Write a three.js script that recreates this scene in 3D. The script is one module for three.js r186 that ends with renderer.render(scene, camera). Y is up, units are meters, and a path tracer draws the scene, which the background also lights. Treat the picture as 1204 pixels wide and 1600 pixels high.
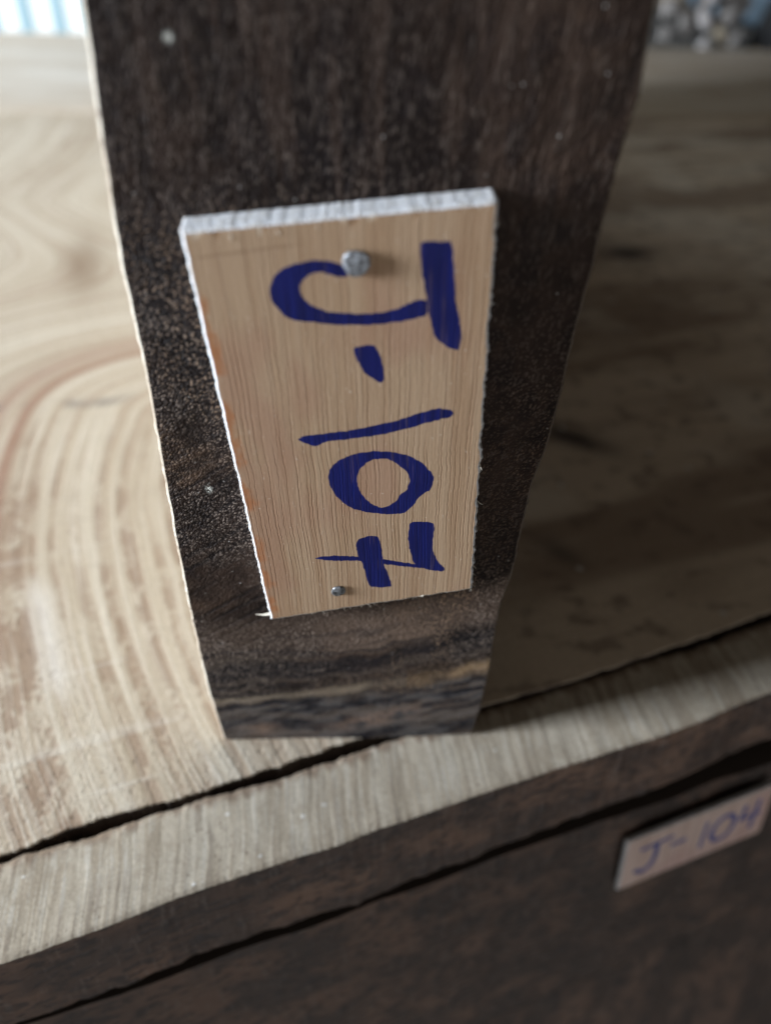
import * as THREE from 'three';
import { RectAreaLightUniformsLib } from 'three/addons/lights/RectAreaLightUniformsLib.js';
import { mergeGeometries, mergeVertices } from 'three/addons/utils/BufferGeometryUtils.js';

// ------------------------------------------------------------------ camera, light, exposure
const scene = new THREE.Scene();
const camera = new THREE.PerspectiveCamera(69.12, 770 / 1024, 0.005, 30);
camera.position.set(-0.005583, 0.18881, 0.106551);
camera.up.set(0.002795, 0.723338, -0.690489);
camera.lookAt(camera.position.clone().add(new THREE.Vector3(0.075906, -0.688653, -0.721107)));
camera.focus = 0.143; camera.userData.fStop = 7.2;
const renderer = new THREE.WebGLRenderer({ antialias: true });
renderer.toneMapping = THREE.LinearToneMapping;
renderer.toneMappingExposure = 1;
renderer.shadowMap.enabled = true;
scene.background = new THREE.Color().setRGB(0.07, 0.063, 0.056);   // the dim light of the shed

RectAreaLightUniformsLib.init();
const WIN = { x: -1.6, y: 0.35, z: 0.225, w: 0.4, h: 0.62 };          // bright opening low on the left
const windowLight = new THREE.RectAreaLight(new THREE.Color().setRGB(0.88, 0.97, 1.1), 134, WIN.w, WIN.h);
windowLight.name = 'window_daylight';
windowLight.position.set(WIN.x, WIN.y, WIN.z);
windowLight.lookAt(0, WIN.y, WIN.z);
scene.add(windowLight);
const SHEET = { x: -0.62, y: 0.3, z: -1.0, w: 0.95, h: 0.9 }, SHEET_LIT = 0.74;         // bright ribbed sheet behind the plank
const sheetLight = new THREE.RectAreaLight(new THREE.Color().setRGB(0.95, 0.98, 1.0), 1.4, SHEET.w, SHEET_LIT);
sheetLight.name = 'sheet_daylight';
sheetLight.position.set(SHEET.x, SHEET.y + (SHEET.h - SHEET_LIT) / 2, SHEET.z + 0.03);
sheetLight.lookAt(SHEET.x, SHEET.y + (SHEET.h - SHEET_LIT) / 2, 1);
scene.add(sheetLight);
const FRONT_FILL = { x: 0.55, y: -0.06, z: 2.3, w: 1.5, h: 0.8 };             // wide, dim fill added out of view to lift the front faces
const frontFillLight = new THREE.RectAreaLight(new THREE.Color().setRGB(0.97, 0.98, 1.0), 2.4, FRONT_FILL.w, FRONT_FILL.h);
frontFillLight.name = 'front_fill_light';
frontFillLight.position.set(FRONT_FILL.x, FRONT_FILL.y, FRONT_FILL.z);
frontFillLight.lookAt(FRONT_FILL.x, FRONT_FILL.y, -1);
scene.add(frontFillLight);

// ------------------------------------------------------------------ helpers
const { clamp, lerp, smoothstep } = THREE.MathUtils;
const mm = 0.001;
let seed = 7;
const rnd = () => { seed = (seed * 1664525 + 1013904223) >>> 0; return seed / 4294967296; };
const LAT = new Float32Array(65536);
for (let i = 0; i < 65536; i++) LAT[i] = rnd();
function vn(x, y, s = 0) {                                            // value noise, 0..1
  const ix = Math.floor(x), iy = Math.floor(y), fx = x - ix, fy = y - iy;
  const ux = fx * fx * (3 - 2 * fx), uy = fy * fy * (3 - 2 * fy);
  const at = (a, b) => LAT[(Math.imul(a + s * 131, 7919) + Math.imul(b + s * 57, 104729) ^ Math.imul(a, b + 31)) & 65535];
  const a = at(ix, iy), b = at(ix + 1, iy), c = at(ix, iy + 1), d = at(ix + 1, iy + 1);
  return a + (b - a) * ux + (c - a) * uy + (a - b - c + d) * ux * uy;
}
function fbm(x, y, s = 0, n = 3) {
  let t = 0, a = 0.5, w = 0;
  for (let i = 0; i < n; i++) { t += a * vn(x, y, s + i * 3); w += a; x = x * 2.03 + 5.1; y = y * 2.03 + 1.7; a *= 0.5; }
  return t / w;
}
function cells(x, y, s = 0) {                                         // distance to the nearest of scattered points, and its cell's tone
  const ix = Math.floor(x), iy = Math.floor(y); let best = 9, id = 0;
  for (let j = -1; j <= 1; j++) for (let i = -1; i <= 1; i++) {
    const k = (Math.imul(ix + i + s * 31, 7919) + Math.imul(iy + j, 104729) ^ Math.imul(ix + i, iy + j + 77)) & 65535, dx = ix + i + LAT[k] - x, dy = iy + j + LAT[(k * 3 + 7) & 65535] - y, d = dx * dx + dy * dy;
    if (d < best) { best = d; id = LAT[(k * 5 + 11) & 65535]; }
  }
  return [Math.sqrt(best), id];
}
const step = (a, b, x) => { const t = clamp((x - a) / (b - a), 0, 1); return t * t * (3 - 2 * t); };
const mix3 = (a, b, t) => [a[0] + (b[0] - a[0]) * t, a[1] + (b[1] - a[1]) * t, a[2] + (b[2] - a[2]) * t];
const enc = (c) => { c = clamp(c, 0, 1); return 255 * (c <= 0.0031308 ? c * 12.92 : 1.055 * Math.pow(c, 1 / 2.4) - 0.055); };
// fn(u, v) -> [r, g, b linear, height 0..1, roughness]
function makeMaps(W, H, fn) {
  const C = new Uint8Array(W * H * 4), D = new Uint8Array(W * H * 4);
  for (let j = 0, o = 0; j < H; j++) for (let i = 0; i < W; i++, o += 4) {
    const p = fn((i + 0.5) / W, (j + 0.5) / H);
    C[o] = enc(p[0]); C[o + 1] = enc(p[1]); C[o + 2] = enc(p[2]); C[o + 3] = 255;
    D[o] = clamp(p[3], 0, 1) * 255; D[o + 1] = clamp(p[4], 0, 1) * 255; D[o + 2] = 0; D[o + 3] = 255;
  }
  const t = (d, srgb) => {
    const x = new THREE.DataTexture(d, W, H, THREE.RGBAFormat);
    x.magFilter = THREE.LinearFilter; x.minFilter = THREE.LinearFilter;
    x.wrapS = x.wrapT = THREE.MirroredRepeatWrapping;
    if (srgb) x.colorSpace = THREE.SRGBColorSpace;
    x.needsUpdate = true; return x;
  };
  return [t(C, true), t(D, false)];
}
function mat(name, [c, d], bumpMetres, extra = {}) {
  const m = new THREE.MeshStandardMaterial({ map: c, bumpMap: d, bumpScale: bumpMetres, roughnessMap: d, roughness: 1, metalness: 0, ...extra });
  m.name = name; return m;
}
const flat = (name, rgb, rough = 0.8, extra = {}) => {
  const m = new THREE.MeshStandardMaterial({ color: new THREE.Color().setRGB(...rgb), roughness: rough, ...extra }); m.name = name; return m;
};
function put(name, geometry, material, parent = scene) {
  const o = new THREE.Mesh(geometry, material); o.name = name; o.castShadow = o.receiveShadow = true; parent.add(o); return o;
}
function thing(name, label, category, pos = [0, 0, 0], group) {
  const o = new THREE.Group(); o.name = name; o.position.set(...pos); o.userData = { label, category };
  if (group) o.userData.group = group;
  scene.add(o); return o;
}
// a plate cut to an outline (metres, counter-clockwise), front face at z1, back at z0, chamfered along the front edge
function plate(out, z0, z1, bevel, mid) {
  if (THREE.ShapeUtils.area(out) < 0) out = [...out].reverse();
  const n = out.length, at = (a, i) => a[(i + n) % n], inset = (d, w) => {
    let q = out.map((p, i) => {
      let x = 0, y = 0;
      for (let k = 1; k <= w; k++) { const a = at(out, i - k), b = at(out, i + k), L = Math.hypot(b.x - a.x, b.y - a.y) || 1; x -= (b.y - a.y) / L; y += (b.x - a.x) / L; }
      const L = Math.hypot(x, y) || 1; return new THREE.Vector2(p.x + x / L * d, p.y + y / L * d);
    });
    for (let k = 0; k < 3; k++) q = q.map((p, i) => at(q, i - 1).clone().add(at(q, i + 1)).multiplyScalar(0.25).addScaledVector(p, 0.5));
    return q;
  };
  const top = inset(bevel, 4), half = inset(bevel * 0.32, 3), tri = THREE.ShapeUtils.triangulateShape(top, []), cap = [], P = [], I = [];
  const cross = ([a, b, c]) => (top[b].x - top[a].x) * (top[c].y - top[a].y) - (top[b].y - top[a].y) * (top[c].x - top[a].x);
  for (const t of tri) { const o = cross(t) > 0 ? t : [t[0], t[2], t[1]]; for (const k of o) cap.push(top[k].x, top[k].y, z1); }
  const rings = [[top, z1], [half, z1 - bevel * 0.32], [out, z1 - bevel], ...(mid ? [[out, mid]] : []), [out, z0]];
  rings.forEach(([r, z]) => r.forEach((p) => P.push(p.x, p.y, z)));
  for (let j = 0; j < rings.length - 1; j++) for (let i = 0; i < n; i++) { const a = j * n + i, b = j * n + (i + 1) % n; I.push(a, a + n, b, b, a + n, b + n); }
  const mk = (pos, idx) => { const g = new THREE.BufferGeometry(); g.setAttribute('position', new THREE.Float32BufferAttribute(pos, 3)); g.setAttribute('uv', new THREE.Float32BufferAttribute(new Float32Array(pos.length / 3 * 2), 2)); if (idx) g.setIndex(idx); g.computeVertexNormals(); return g; };
  return [flatCap(mk(cap)), mk(P, I)];
}
function flatCap(g) {                                                 // a front face lies in one plane
  const p = g.attributes.position, n = g.attributes.normal;
  for (let i = 0; i < p.count; i++) n.setXYZ(i, 0, 0, 1);
  return g;
}
function mapUv(g, f) {
  const p = g.attributes.position, uv = g.attributes.uv;
  for (let i = 0; i < p.count; i++) { const [u, v] = f(p.getX(i), p.getY(i), p.getZ(i)); uv.setXY(i, u, v); }
  return g;
}
// a closed outline in mm, cut into short steps with a little roughness
function roughOutline(pts, stepMm, amp, s, freq = 1.3) {
  const out = [];
  for (let i = 0; i < pts.length; i++) {
    const [ax, ay] = pts[i], [bx, by] = pts[(i + 1) % pts.length], L = Math.hypot(bx - ax, by - ay), n = Math.max(1, Math.round(L / stepMm));
    const nx = -(by - ay) / L, ny = (bx - ax) / L, A = pts[i][2] ?? amp;
    for (let k = 0; k < n; k++) {
      const t = k / n, x = ax + (bx - ax) * t, y = ay + (by - ay) * t, edge = Math.min(1, Math.min(t, 1 - t) * L / 1.5);
      const w = (fbm((x + s * 17) * freq, y * freq, s, 3) - 0.5) * 2 * A * edge;
      out.push(new THREE.Vector2((x + nx * w) * mm, (y + ny * w) * mm));
    }
  }
  return out;
}

// ------------------------------------------------------------------ the plank on which the beam stands
// d runs along the front edge of the stack, q across it towards the camera
const SD = [0.9557, -0.2943], SN = [0.2943, 0.9557];
const fromPQ = (p, q) => [p * SD[0] + q * SN[0], p * SD[1] + q * SN[1]];
const edgeQ = (p) => {                                                // front edge of the plank, mm
  const k = [[-600, 2.4], [-90, 2.8], [-68, 1.0], [-44, 2.2], [-23, 1.8], [0, 1.0], [38, 2.8], [70, 3.4], [106, 2.8], [148, 1.2], [900, 2]];
  let i = 0; while (i < k.length - 2 && p > k[i + 1][0]) i++;
  const t = clamp((p - k[i][0]) / (k[i + 1][0] - k[i][0]), 0, 1);
  return lerp(k[i][1], k[i + 1][1], t * t * (3 - 2 * t)) + (fbm(p * 0.35, 3, 5, 3) - 0.5) * 0.9 + (fbm(p * 1.7, 8, 6, 2) - 0.5) * 0.35;
};
const UB = [[-0.62, 0], [-0.17, 0.18], [0.18, 0.8], [0.95, 1]], VB = [[0, 0], [0.14, 0.5], [1.25, 1]];
const pl = (K, x, a, b) => { let i = 0; while (i < K.length - 2 && x > K[i + 1][a]) i++; return lerp(K[i][b], K[i + 1][b], (x - K[i][a]) / (K[i + 1][a] - K[i][a])); };
function woodPlank(x, z) {                                            // metres in the world
  const X = x * 1000, Z = z * 1000;
  // arched grain: closed at the back, its legs drawing together towards the front edge
  const tz = Math.max(0, Z + 150) / 160, XS = X - 46 * tz * tz, bk = Math.min(0, Z + 150);
  let psi = Math.sqrt((XS + 58) ** 2 + 1.76 * bk * bk);
  psi = lerp(psi, Math.abs(X + 40) * 0.9 + 30 * fbm(X * 0.008, Z * 0.006, 2, 2), step(-230, -380, Z));
  const sway = (fbm(X * 0.018, Z * 0.009, 1, 2) - 0.5) * 9 + (fbm(X * 0.07, Z * 0.03, 9, 2) - 0.5) * 2.2;
  const psiArc = psi + sway * 0.3; psi += sway;
  const along = Z + X * 0.25;
  const broad = fbm(psi * 0.105 + 2.3, along * 0.004, 11, 2), mid = fbm(psi * 0.32, along * 0.008, 14, 2), fine = fbm(psi * 1.5, along * 0.02, 17, 3);
  const patch = step(0.36, 0.6, fbm(X * 0.16, Z * 0.13, 21, 3) * 0.75 + 0.25 * vn(X * 0.8, Z * 0.8, 20)), soft = step(0.36, 0.64, fbm(X * 0.03, Z * 0.02, 23, 2));
  const far = step(-150, -330, Z), sn = Math.sin(psi * 0.8 + 11 * fbm(psi * 0.04, along * 0.006, 12, 2)) * 0.5 + 0.5, streak = step(0.44 - 0.08 * far, 0.7 + 0.1 * far, broad * 0.56 + mid * 0.3 + sn * 0.2 * step(-170, -120, Z) + 0.045), inArch = step(-120, -170, Z) * step(-420, -260, Z);
  let c = mix3([0.51, 0.44, 0.335], [0.42, 0.34, 0.24], step(0.3, 0.7, mid) * 0.8);
  c = mix3(c, [0.265, 0.178, 0.115], streak * lerp(0.16 + 0.78 * patch * (0.3 + 0.7 * soft), 0.3, inArch) * (1 - 0.45 * far));
  c = mix3(c, [0.32, 0.205, 0.14], inArch * step(0.5, 0.7, mid) * 0.25);
  c = mix3(c, [0.68, 0.62, 0.52], step(0.52, 0.74, fine) * 0.35);
  c = mix3(c, [0.40, 0.31, 0.22], step(0.5, 0.3, fine) * 0.35);
  // two curved reddish bands at far left
  const arc = Math.exp(-(((psiArc - 72) / 2.8) ** 2)) + 0.8 * Math.exp(-(((psiArc - 83) / 4) ** 2)), left = step(-58, -75, X) * step(-15, -70, Z) * step(-250, -200, Z);
  c = mix3(c, [0.27, 0.14, 0.085], clamp(arc * 0.85 * left, 0, 0.85));
  const hol = Math.exp(-(((X + 137) / 13) ** 2) - (((Z + 285 - (X + 137) * 1.5) / 30) ** 2));
  c = mix3(c, [0.22, 0.145, 0.085], 0.75 * hol);
  const cz = Z + 154 + (X + 140) * 0.13 + (fbm(X * 0.08, 3, 24, 3) - 0.5) * 7, crack = Math.exp(-((cz / 2.6) ** 2)) * step(-84, -100, X) * step(-230, -190, X) * step(0.3, 0.55, fbm(X * 0.09, 9, 25, 2));
  c = mix3(c, [0.15, 0.125, 0.11], crack * 0.75);
  const bleach = Math.exp(-(((psi - 60 + 4 * soft) / 4) ** 2)) * step(-66, -50, Z) * step(-10, -24, Z) * step(-58, -75, XS);
  c = mix3(c, [0.72, 0.69, 0.63], bleach * 0.45);
  // faint saw lines across, grime and dirt specks
  const q = X * SN[0] + Z * SN[1], saw = step(0.68, 0.8, fbm(q * 0.33, X * 0.012, 26, 2)) * step(-120, -60, Z);
  c = mix3(c, [0.70, 0.66, 0.58], saw * 0.22 * step(0.35, 0.65, fbm(X * 0.05, Z * 0.05, 28, 2)));
  const [cd, ct] = cells(X * 0.42, Z * 0.34, 3), grit = step(0.36, 0.16, cd + 0.25 * vn(X * 1.4, Z * 1.4, 27)) * step(0.5, 0.75, ct), smear = step(0.42, 0.66, fbm(X * 0.05, Z * 0.04, 30, 3));
  c = mix3(c, [0.16, 0.115, 0.085], grit * (0.1 + 0.75 * smear * (0.5 + 0.5 * streak)));
  // the other side, with its own grain and mixed tones
  const otherSide = step(10, 70, X + (fbm(X * 0.02, Z * 0.02, 33, 3) - 0.5) * 40);
  if (otherSide > 0) {
    const hn = fbm(Z * 0.05 + X * 0.015, X * 0.008 - Z * 0.004, 36, 3), hb = fbm(X * 0.016, Z * 0.03, 39, 3), hf = fbm(X * 0.12, Z * 0.2, 40, 3);
    let hc = mix3([0.6, 0.49, 0.365], [0.34, 0.255, 0.18], step(0.35, 0.68, hn));
    hc = mix3(hc, [0.7, 0.62, 0.5], step(0.5, 0.75, hb) * 0.6);
    hc = mix3(hc, [0.2, 0.145, 0.105], step(0.55, 0.8, hf) * 0.6);
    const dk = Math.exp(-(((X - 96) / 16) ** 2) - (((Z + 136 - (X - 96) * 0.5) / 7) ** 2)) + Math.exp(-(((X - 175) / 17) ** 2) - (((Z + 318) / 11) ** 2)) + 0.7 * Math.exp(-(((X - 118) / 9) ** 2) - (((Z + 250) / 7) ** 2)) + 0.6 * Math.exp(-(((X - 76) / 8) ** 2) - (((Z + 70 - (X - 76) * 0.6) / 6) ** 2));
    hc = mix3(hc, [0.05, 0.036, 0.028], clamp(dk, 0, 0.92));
    const [sd, sT] = cells(X * 0.03, Z * 0.03, 9), spk = step(0.055, 0.03, sd + 0.02 * vn(X, Z, 41)) * step(0.45, 0.5, sT); hc = mix3(hc, [0.66, 0.64, 0.6], spk * 0.8);
    c = mix3(c, hc, otherSide);
  }
  const gn = 0.86 + 0.28 * fbm(X * 2.6, Z * 1.9, 45, 2); c = [c[0] * gn, c[1] * gn, c[2] * gn];
  const h = 0.6 + 0.3 * (fine - 0.5) - 0.3 * crack - 0.25 * hol - 0.25 * grit - 0.2 * streak * patch + 0.2 * (vn(X * 2.2, Z * 2.2, 44) - 0.5) + 0.12 * saw;
  return [c[0], c[1], c[2], h, 0.78 + 0.15 * patch];
}
{
  const front = (x) => { let p = x / SD[0]; for (let i = 0; i < 4; i++) p = (x * 1000 - SN[0] * edgeQ(p * 1000)) / SD[0] / 1000; const [, z] = fromPQ(p * 1000, edgeQ(p * 1000)); return z * mm; };
  const back = (x) => -0.57 - 0.09 * x;
  const inv = (K, t) => pl(K, t, 1, 0);
  const column = new Map(), maps = makeMaps(2048, 2048, (u, v) => { if (!column.has(u)) { const x = inv(UB, u); column.set(u, [x, front(x)]); } const [x, zf] = column.get(u); return woodPlank(x, zf - inv(VB, v)); });
  const m = mat('plank_wood', maps, 0.0004);
  const xs = []; for (let i = 0; i <= 40; i++) xs.push(lerp(-0.62, -0.17, i / 40)); for (let i = 1; i <= 560; i++) xs.push(lerp(-0.17, 0.18, i / 560)); for (let i = 1; i <= 50; i++) xs.push(lerp(0.18, 0.95, i / 50));
  const ds = [0.0005, 0.001, 0.0016, 0.0022, 0.003, 0.005, 0.008, 0.012, 0.02, 0.03, 0.045, 0.06, 0.08, 0.1, 0.12, 0.14, 0.18, 0.22, 0.26, 0.3, 0.36, 0.42, 0.5, 0.6, 0.7, 1];
  const R = 0.0005, P = [], U = [], I = [], IF = [];
  const rows = [[-0.028, 0.0004], [-0.012, 0.0002], [-0.005, 0], [-R, 0], ...[20, 45, 70].map((a) => [-R + R * Math.sin(a * Math.PI / 180), R - R * Math.cos(a * Math.PI / 180)]), ...ds.map((d) => [0, d])];
  rows.forEach(([y, d], j) => xs.forEach((x) => {
    const zf = front(x), depth = zf - back(x), dd = d === 1 ? depth : Math.min(d, depth - 0.001);
    const rag = j < 4 ? (fbm(x * 900, y * 700, 51, 2) - 0.5) * 0.0009 : 0, dish = j > 6 ? (fbm(x * 16, dd * 10, 53, 2) - 0.5) * 0.0012 * step(0.002, 0.06, dd) : 0;
    P.push(x, y + dish, zf - dd + rag); U.push(pl(UB, x, 0, 1), pl(VB, dd - y * 0.6, 0, 1));
  }));
  const n = xs.length, last = rows.length;
  xs.forEach((x) => { P.push(x, -0.028, back(x)); U.push(pl(UB, x, 0, 1), 1); });
  for (let j = 0; j < last; j++) for (let i = 0; i < n - 1; i++) { const a = j * n + i, b = a + n; (j < 4 ? IF : I).push(a, a + 1, b, a + 1, b + 1, b); }
  const g = new THREE.BufferGeometry(); g.setAttribute('position', new THREE.Float32BufferAttribute(P, 3)); g.setAttribute('uv', new THREE.Float32BufferAttribute(U, 2)); g.setIndex(I); g.computeVertexNormals();
  const root = thing('plank', 'wide knotty plank lying flat under the upright beam', 'plank');
  const gf = g.clone(); gf.setIndex(IF);
  put('upper_face', g, m, root);
  put('sealed_end', gf, flat('sealed_plank_end', [0.07, 0.05, 0.04], 0.8), root);
}

{
  // a second, paler plank lies behind the first, a little higher, with a fresh front arris
  const maps = makeMaps(512, 512, (u, v) => {
    const X = u * 1600, Z = v * 300, n = fbm(X * 0.012, Z * 0.05, 551, 3), f = fbm(X * 0.02, Z * 0.4, 554, 3), k = step(0.35, 0.6, u * 1.5 + (n - 0.5) * 0.3);
    let c = mix3([0.6, 0.55, 0.47], [0.52, 0.45, 0.36], step(0.35, 0.7, n)); c = mix3(c, [0.36, 0.28, 0.2], step(0.55, 0.8, f) * 0.4);
    c = mix3(c, [c[0] * 0.9, c[1] * 0.84, c[2] * 0.76], k);
    return [c[0], c[1], c[2], f, 0.8];
  });
  const bk = (x) => -0.803 - 0.09 * (x + 0.263), root = thing('plank_001', 'paler plank across the far end behind the knotty plank', 'plank');
  const pr = [[0.001, -0.026, 0], [0.001, -0.001, 0], [-0.002, 0.0008, 1], [-0.008, 0.0019, 1], [-0.016, 0.0022, 1]], xs = Array.from({ length: 80 }, (_, i) => lerp(-0.62, 0.95, i / 79));
  const fz = (x) => -0.566 - 0.1 * x * 0.9 + (fbm(x * 9, 2, 561, 2) - 0.5) * 0.006;
  const build = (rows, name, m) => {
    const P = [], U = [], I = [];
    rows.forEach((f) => xs.forEach((x) => { const [z, y] = f(x); P.push(x, y, z); U.push((x + 0.62) / 1.6, (-z - 0.5) / 0.4); }));
    for (let j = 0; j < rows.length - 1; j++) for (let i = 0; i < 79; i++) { const a = j * 80 + i, b = a + 80; I.push(a, a + 1, b, a + 1, b + 1, b); }
    const g = new THREE.BufferGeometry(); g.setAttribute('position', new THREE.Float32BufferAttribute(P, 3)); g.setAttribute('uv', new THREE.Float32BufferAttribute(U, 2)); g.setIndex(I); g.computeVertexNormals(); put(name, g, m, root);
  };
  build(pr.map(([dz, y]) => (x) => [fz(x) + dz, y]), 'front_edge', mat('far_plank_edge', maps, 0.0004));
  build([...[-0.016, -0.05, -0.1].map((d) => (x) => [fz(x) + d, 0.0022]), (x) => [bk(x) - 0.002, 0.0018], (x) => [bk(x) - 0.002, -0.026]], 'upper_face', mat('far_plank_wood', maps, 0.001));
}

// ------------------------------------------------------------------ dark weathered faces (edge board front, lower slabs)
function darkWood(sx, sy, s, tone = 1) {
  return (u, v) => {
    const X = u * sx, Y = v * sy, n1 = fbm(X * 0.06, Y * 0.11, s, 4), n2 = fbm(X * 0.35 + Y * 0.1, Y * 0.8, s + 4, 3), gr = fbm(X * 1.6, Y * 0.22, s + 9, 3);
    let c = mix3([0.066, 0.041, 0.03], [0.165, 0.1, 0.069], step(0.35, 0.72, n1));
    c = mix3(c, [0.022, 0.017, 0.016], step(0.5, 0.72, n2) * 0.75);
    c = mix3(c, [0.2, 0.165, 0.14], step(0.62, 0.82, gr) * 0.35);
    const sc = Math.exp(-(((X - Y * 0.35 + 3 * n1 - sx * 0.155) / 1.6) ** 2)) * step(0.2, 0.5, v); c = mix3(c, [0.24, 0.17, 0.13], sc * 0.4);
    return [c[0] * tone, c[1] * tone, c[2] * tone, 0.5 + 0.5 * (n2 - 0.5) + 0.3 * (gr - 0.5), 0.55 + 0.25 * n1];
  };
}
const TILT = 13 * Math.PI / 180, tn = Math.tan(TILT);
// a long bar in p (along), q (across), y: top strip and leaning front face as two meshes
function stackBar(root, { p0, p1, n, top, qBack, qFront, drop, fr, rowsTop, mTop, mFront, topName, faceName }) {
  const ps = []; for (let i = 0; i <= n; i++) ps.push(lerp(p0, p1, i / n));
  const grid = (rows, put3, mtl, name) => {
    const P = [], U = [], I = [];
    rows.forEach((r, j) => ps.forEach((p, i) => { const [q, y, u, v] = put3(p, r, j); const [x, z] = fromPQ(p, q); P.push(x * mm, y * mm, z * mm); U.push(u, v); }));
    for (let j = 0; j < rows.length - 1; j++) for (let i = 0; i < n; i++) { const a = j * (n + 1) + i, b = a + n + 1; I.push(a, b, a + 1, a + 1, b, b + 1); }
    const g = new THREE.BufferGeometry(); g.setAttribute('position', new THREE.Float32BufferAttribute(P, 3)); g.setAttribute('uv', new THREE.Float32BufferAttribute(U, 2)); g.setIndex(I); g.computeVertexNormals();
    return put(name, g, mtl, root);
  };
  const topOf = typeof top === 'function' ? top : () => top, uOf = (p) => (p - p0) / (p1 - p0);
  const tops = [-1.6, -1.3, -1, ...Array.from({ length: rowsTop + 1 }, (_, i) => i / rowsTop)];
  grid(tops, (p, t) => {
    const b = qBack(p), f = qFront(p);
    if (t <= -1) { const deep = (t + 1) / -0.6; return [b - 0.4, topOf(p) - 0.35 - deep * 24, uOf(p), 0]; }
    const e = Math.min(t, 1 - t) * (f - b), round = e < 0.8 ? -0.35 * (1 - e / 0.8) ** 2 : 0;
    return [lerp(b, f, t), topOf(p) + round + (fr ? (fbm(p * 0.12, t * 2, 61, 2) - 0.5) * 0.22 * fr : 0), uOf(p), t];
  }, mTop, topName);
  grid([0, 0.06, 0.15, 0.3, 0.45, 0.6, 0.75, 0.9, 0.97, 1, 1.2], (p, t) => {
    const f = qFront(p) + 0.05, L = drop(p);
    if (t > 1) return [f + L * tn - 18, topOf(p) - 0.35 - L, uOf(p), 1];
    const lip = t < 0.1 ? (0.1 - t) * 3 : 0;
    return [f + (L * t) * tn - lip * 0.1 + (fbm(p * 0.25, t * 5, 66, 3) - 0.5) * 1.1 * (t > 0 ? 1 : 0), topOf(p) - 0.35 - L * t, uOf(p), t];
  }, mFront, faceName);
}
{
  const p0 = -210, p1 = 330, L = p1 - p0;
  const topTex = makeMaps(2048, 256, (u, v) => {
    const P = p0 + u * L, Q = v * 23;
    const sl = P + (Q - 11) * 0.17 + (fbm(P * 0.03, Q * 0.05, 71, 2) - 0.5) * 3, wv = (vn(P * 0.9, Q * 0.35, 70) - 0.5) * 0.25;
    const a = fbm(sl * 0.16, Q * 0.02, 72, 3), b = fbm((sl + wv) * 0.85, Q * 0.035, 75, 3), c2 = fbm((sl + wv) * 2.4, Q * 0.07, 78, 2), zone = fbm(P * 0.05, Q * 0.08, 80, 3), mo = fbm(P * 0.35, Q * 0.3, 81, 3);
    let c = mix3([0.45, 0.4, 0.325], [0.33, 0.28, 0.215], step(0.4, 0.66, b) * 0.8);
    c = mix3(c, [0.53, 0.49, 0.415], step(0.5, 0.72, a) * 0.5);
    c = mix3(c, [0.56, 0.54, 0.49], step(0.56, 0.72, c2) * 0.6);
    c = mix3(c, [0.27, 0.225, 0.175], step(0.52, 0.64, b * 0.45 + c2 * 0.55) * 0.85 * step(0.25, 0.55, zone));
    c = mix3(c, [0.34, 0.29, 0.225], step(0.5, 0.75, mo) * 0.5);
    const [cd, ct] = cells(P * 0.55, Q * 0.5, 5), dirt = step(0.42, 0.15, cd + 0.3 * vn(P * 2, Q * 2, 83)) * step(0.45, 0.7, ct); c = mix3(c, [0.16, 0.125, 0.095], dirt * 0.7 * step(0.4, 0.6, zone));
    const edge = step(0.13, 0.0, v + (fbm(P * 0.6, 2, 86, 2) - 0.5) * 0.2); c = mix3(c, [0.2, 0.14, 0.095], edge * 0.8);
    const [kd, kt] = cells(P * 0.16, Q * 0.2, 8), chip = step(0.16, 0.08, kd + 0.1 * vn(P, Q, 88)) * step(0.91, 0.94, kt); c = mix3(c, [0.74, 0.75, 0.75], chip * 0.8);
    const gn = 0.8 + 0.4 * fbm(P * 2.4, Q * 2.1, 84, 2); c = [c[0] * gn, c[1] * gn, c[2] * gn];
    return [c[0] * 0.95, c[1] * 0.915, c[2] * 0.855, 0.5 + 0.55 * (b - 0.5) + 0.4 * (c2 - 0.5) + 0.4 * (mo - 0.5) - 0.25 * dirt + 0.3 * chip + 0.15 * (vn(P * 3, Q * 3, 90) - 0.5), 0.85];
  });
  const root = thing('edge_board', 'narrow sawn board with pale top running along the front of the plank', 'board');
  stackBar(root, {
    p0, p1, n: 900, top: -0.5, fr: 1, rowsTop: 26,
    qBack: (p) => 4.9 + (fbm(p * 0.1, 1, 92, 3) - 0.5) * 2.4 + (fbm(p * 0.9, 4, 93, 2) - 0.5) * 0.7,
    qFront: (p) => 26.9 + (fbm(p * 0.04, 7, 94, 2) - 0.5) * 2.6 + (fbm(p * 1.1, 2, 95, 3) - 0.5) * 0.3,
    drop: (p) => 26.5 - Math.abs(p) * 0.035 + (fbm(p * 0.12, 1, 96, 2) - 0.5) * 2,
    mTop: mat('sawn_board_top', topTex, 0.00011), mFront: mat('sealed_board_front', makeMaps(1024, 128, darkWood(L, 27, 101)), 0.0008), topName: 'sawn_top', faceName: 'front_face',
  });
}
const slabMaps = makeMaps(1024, 256, darkWood(900, 90, 131, 0.7));
const slabTopMat = flat('slab_top', [0.06, 0.045, 0.036], 0.8), slabFaceMat = mat('slab_front', slabMaps, 0.0012);
function slab(name, label, top, qf, height) {
  const root = thing(name, label, 'timber slab');
  stackBar(root, {
    p0: -420, p1: 480, n: 240, top, rowsTop: 6, qBack: (p) => qf - 260, qFront: (p) => qf + (fbm(p * 0.05, qf, 141, 3) - 0.5) * 1.6,
    drop: (p) => height + (fbm(p * 0.03, 4, 143, 2) - 0.5) * 4, mTop: slabTopMat, mFront: slabFaceMat, topName: 'upper_face', faceName: 'front_face',
  });
  return root;
}
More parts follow.
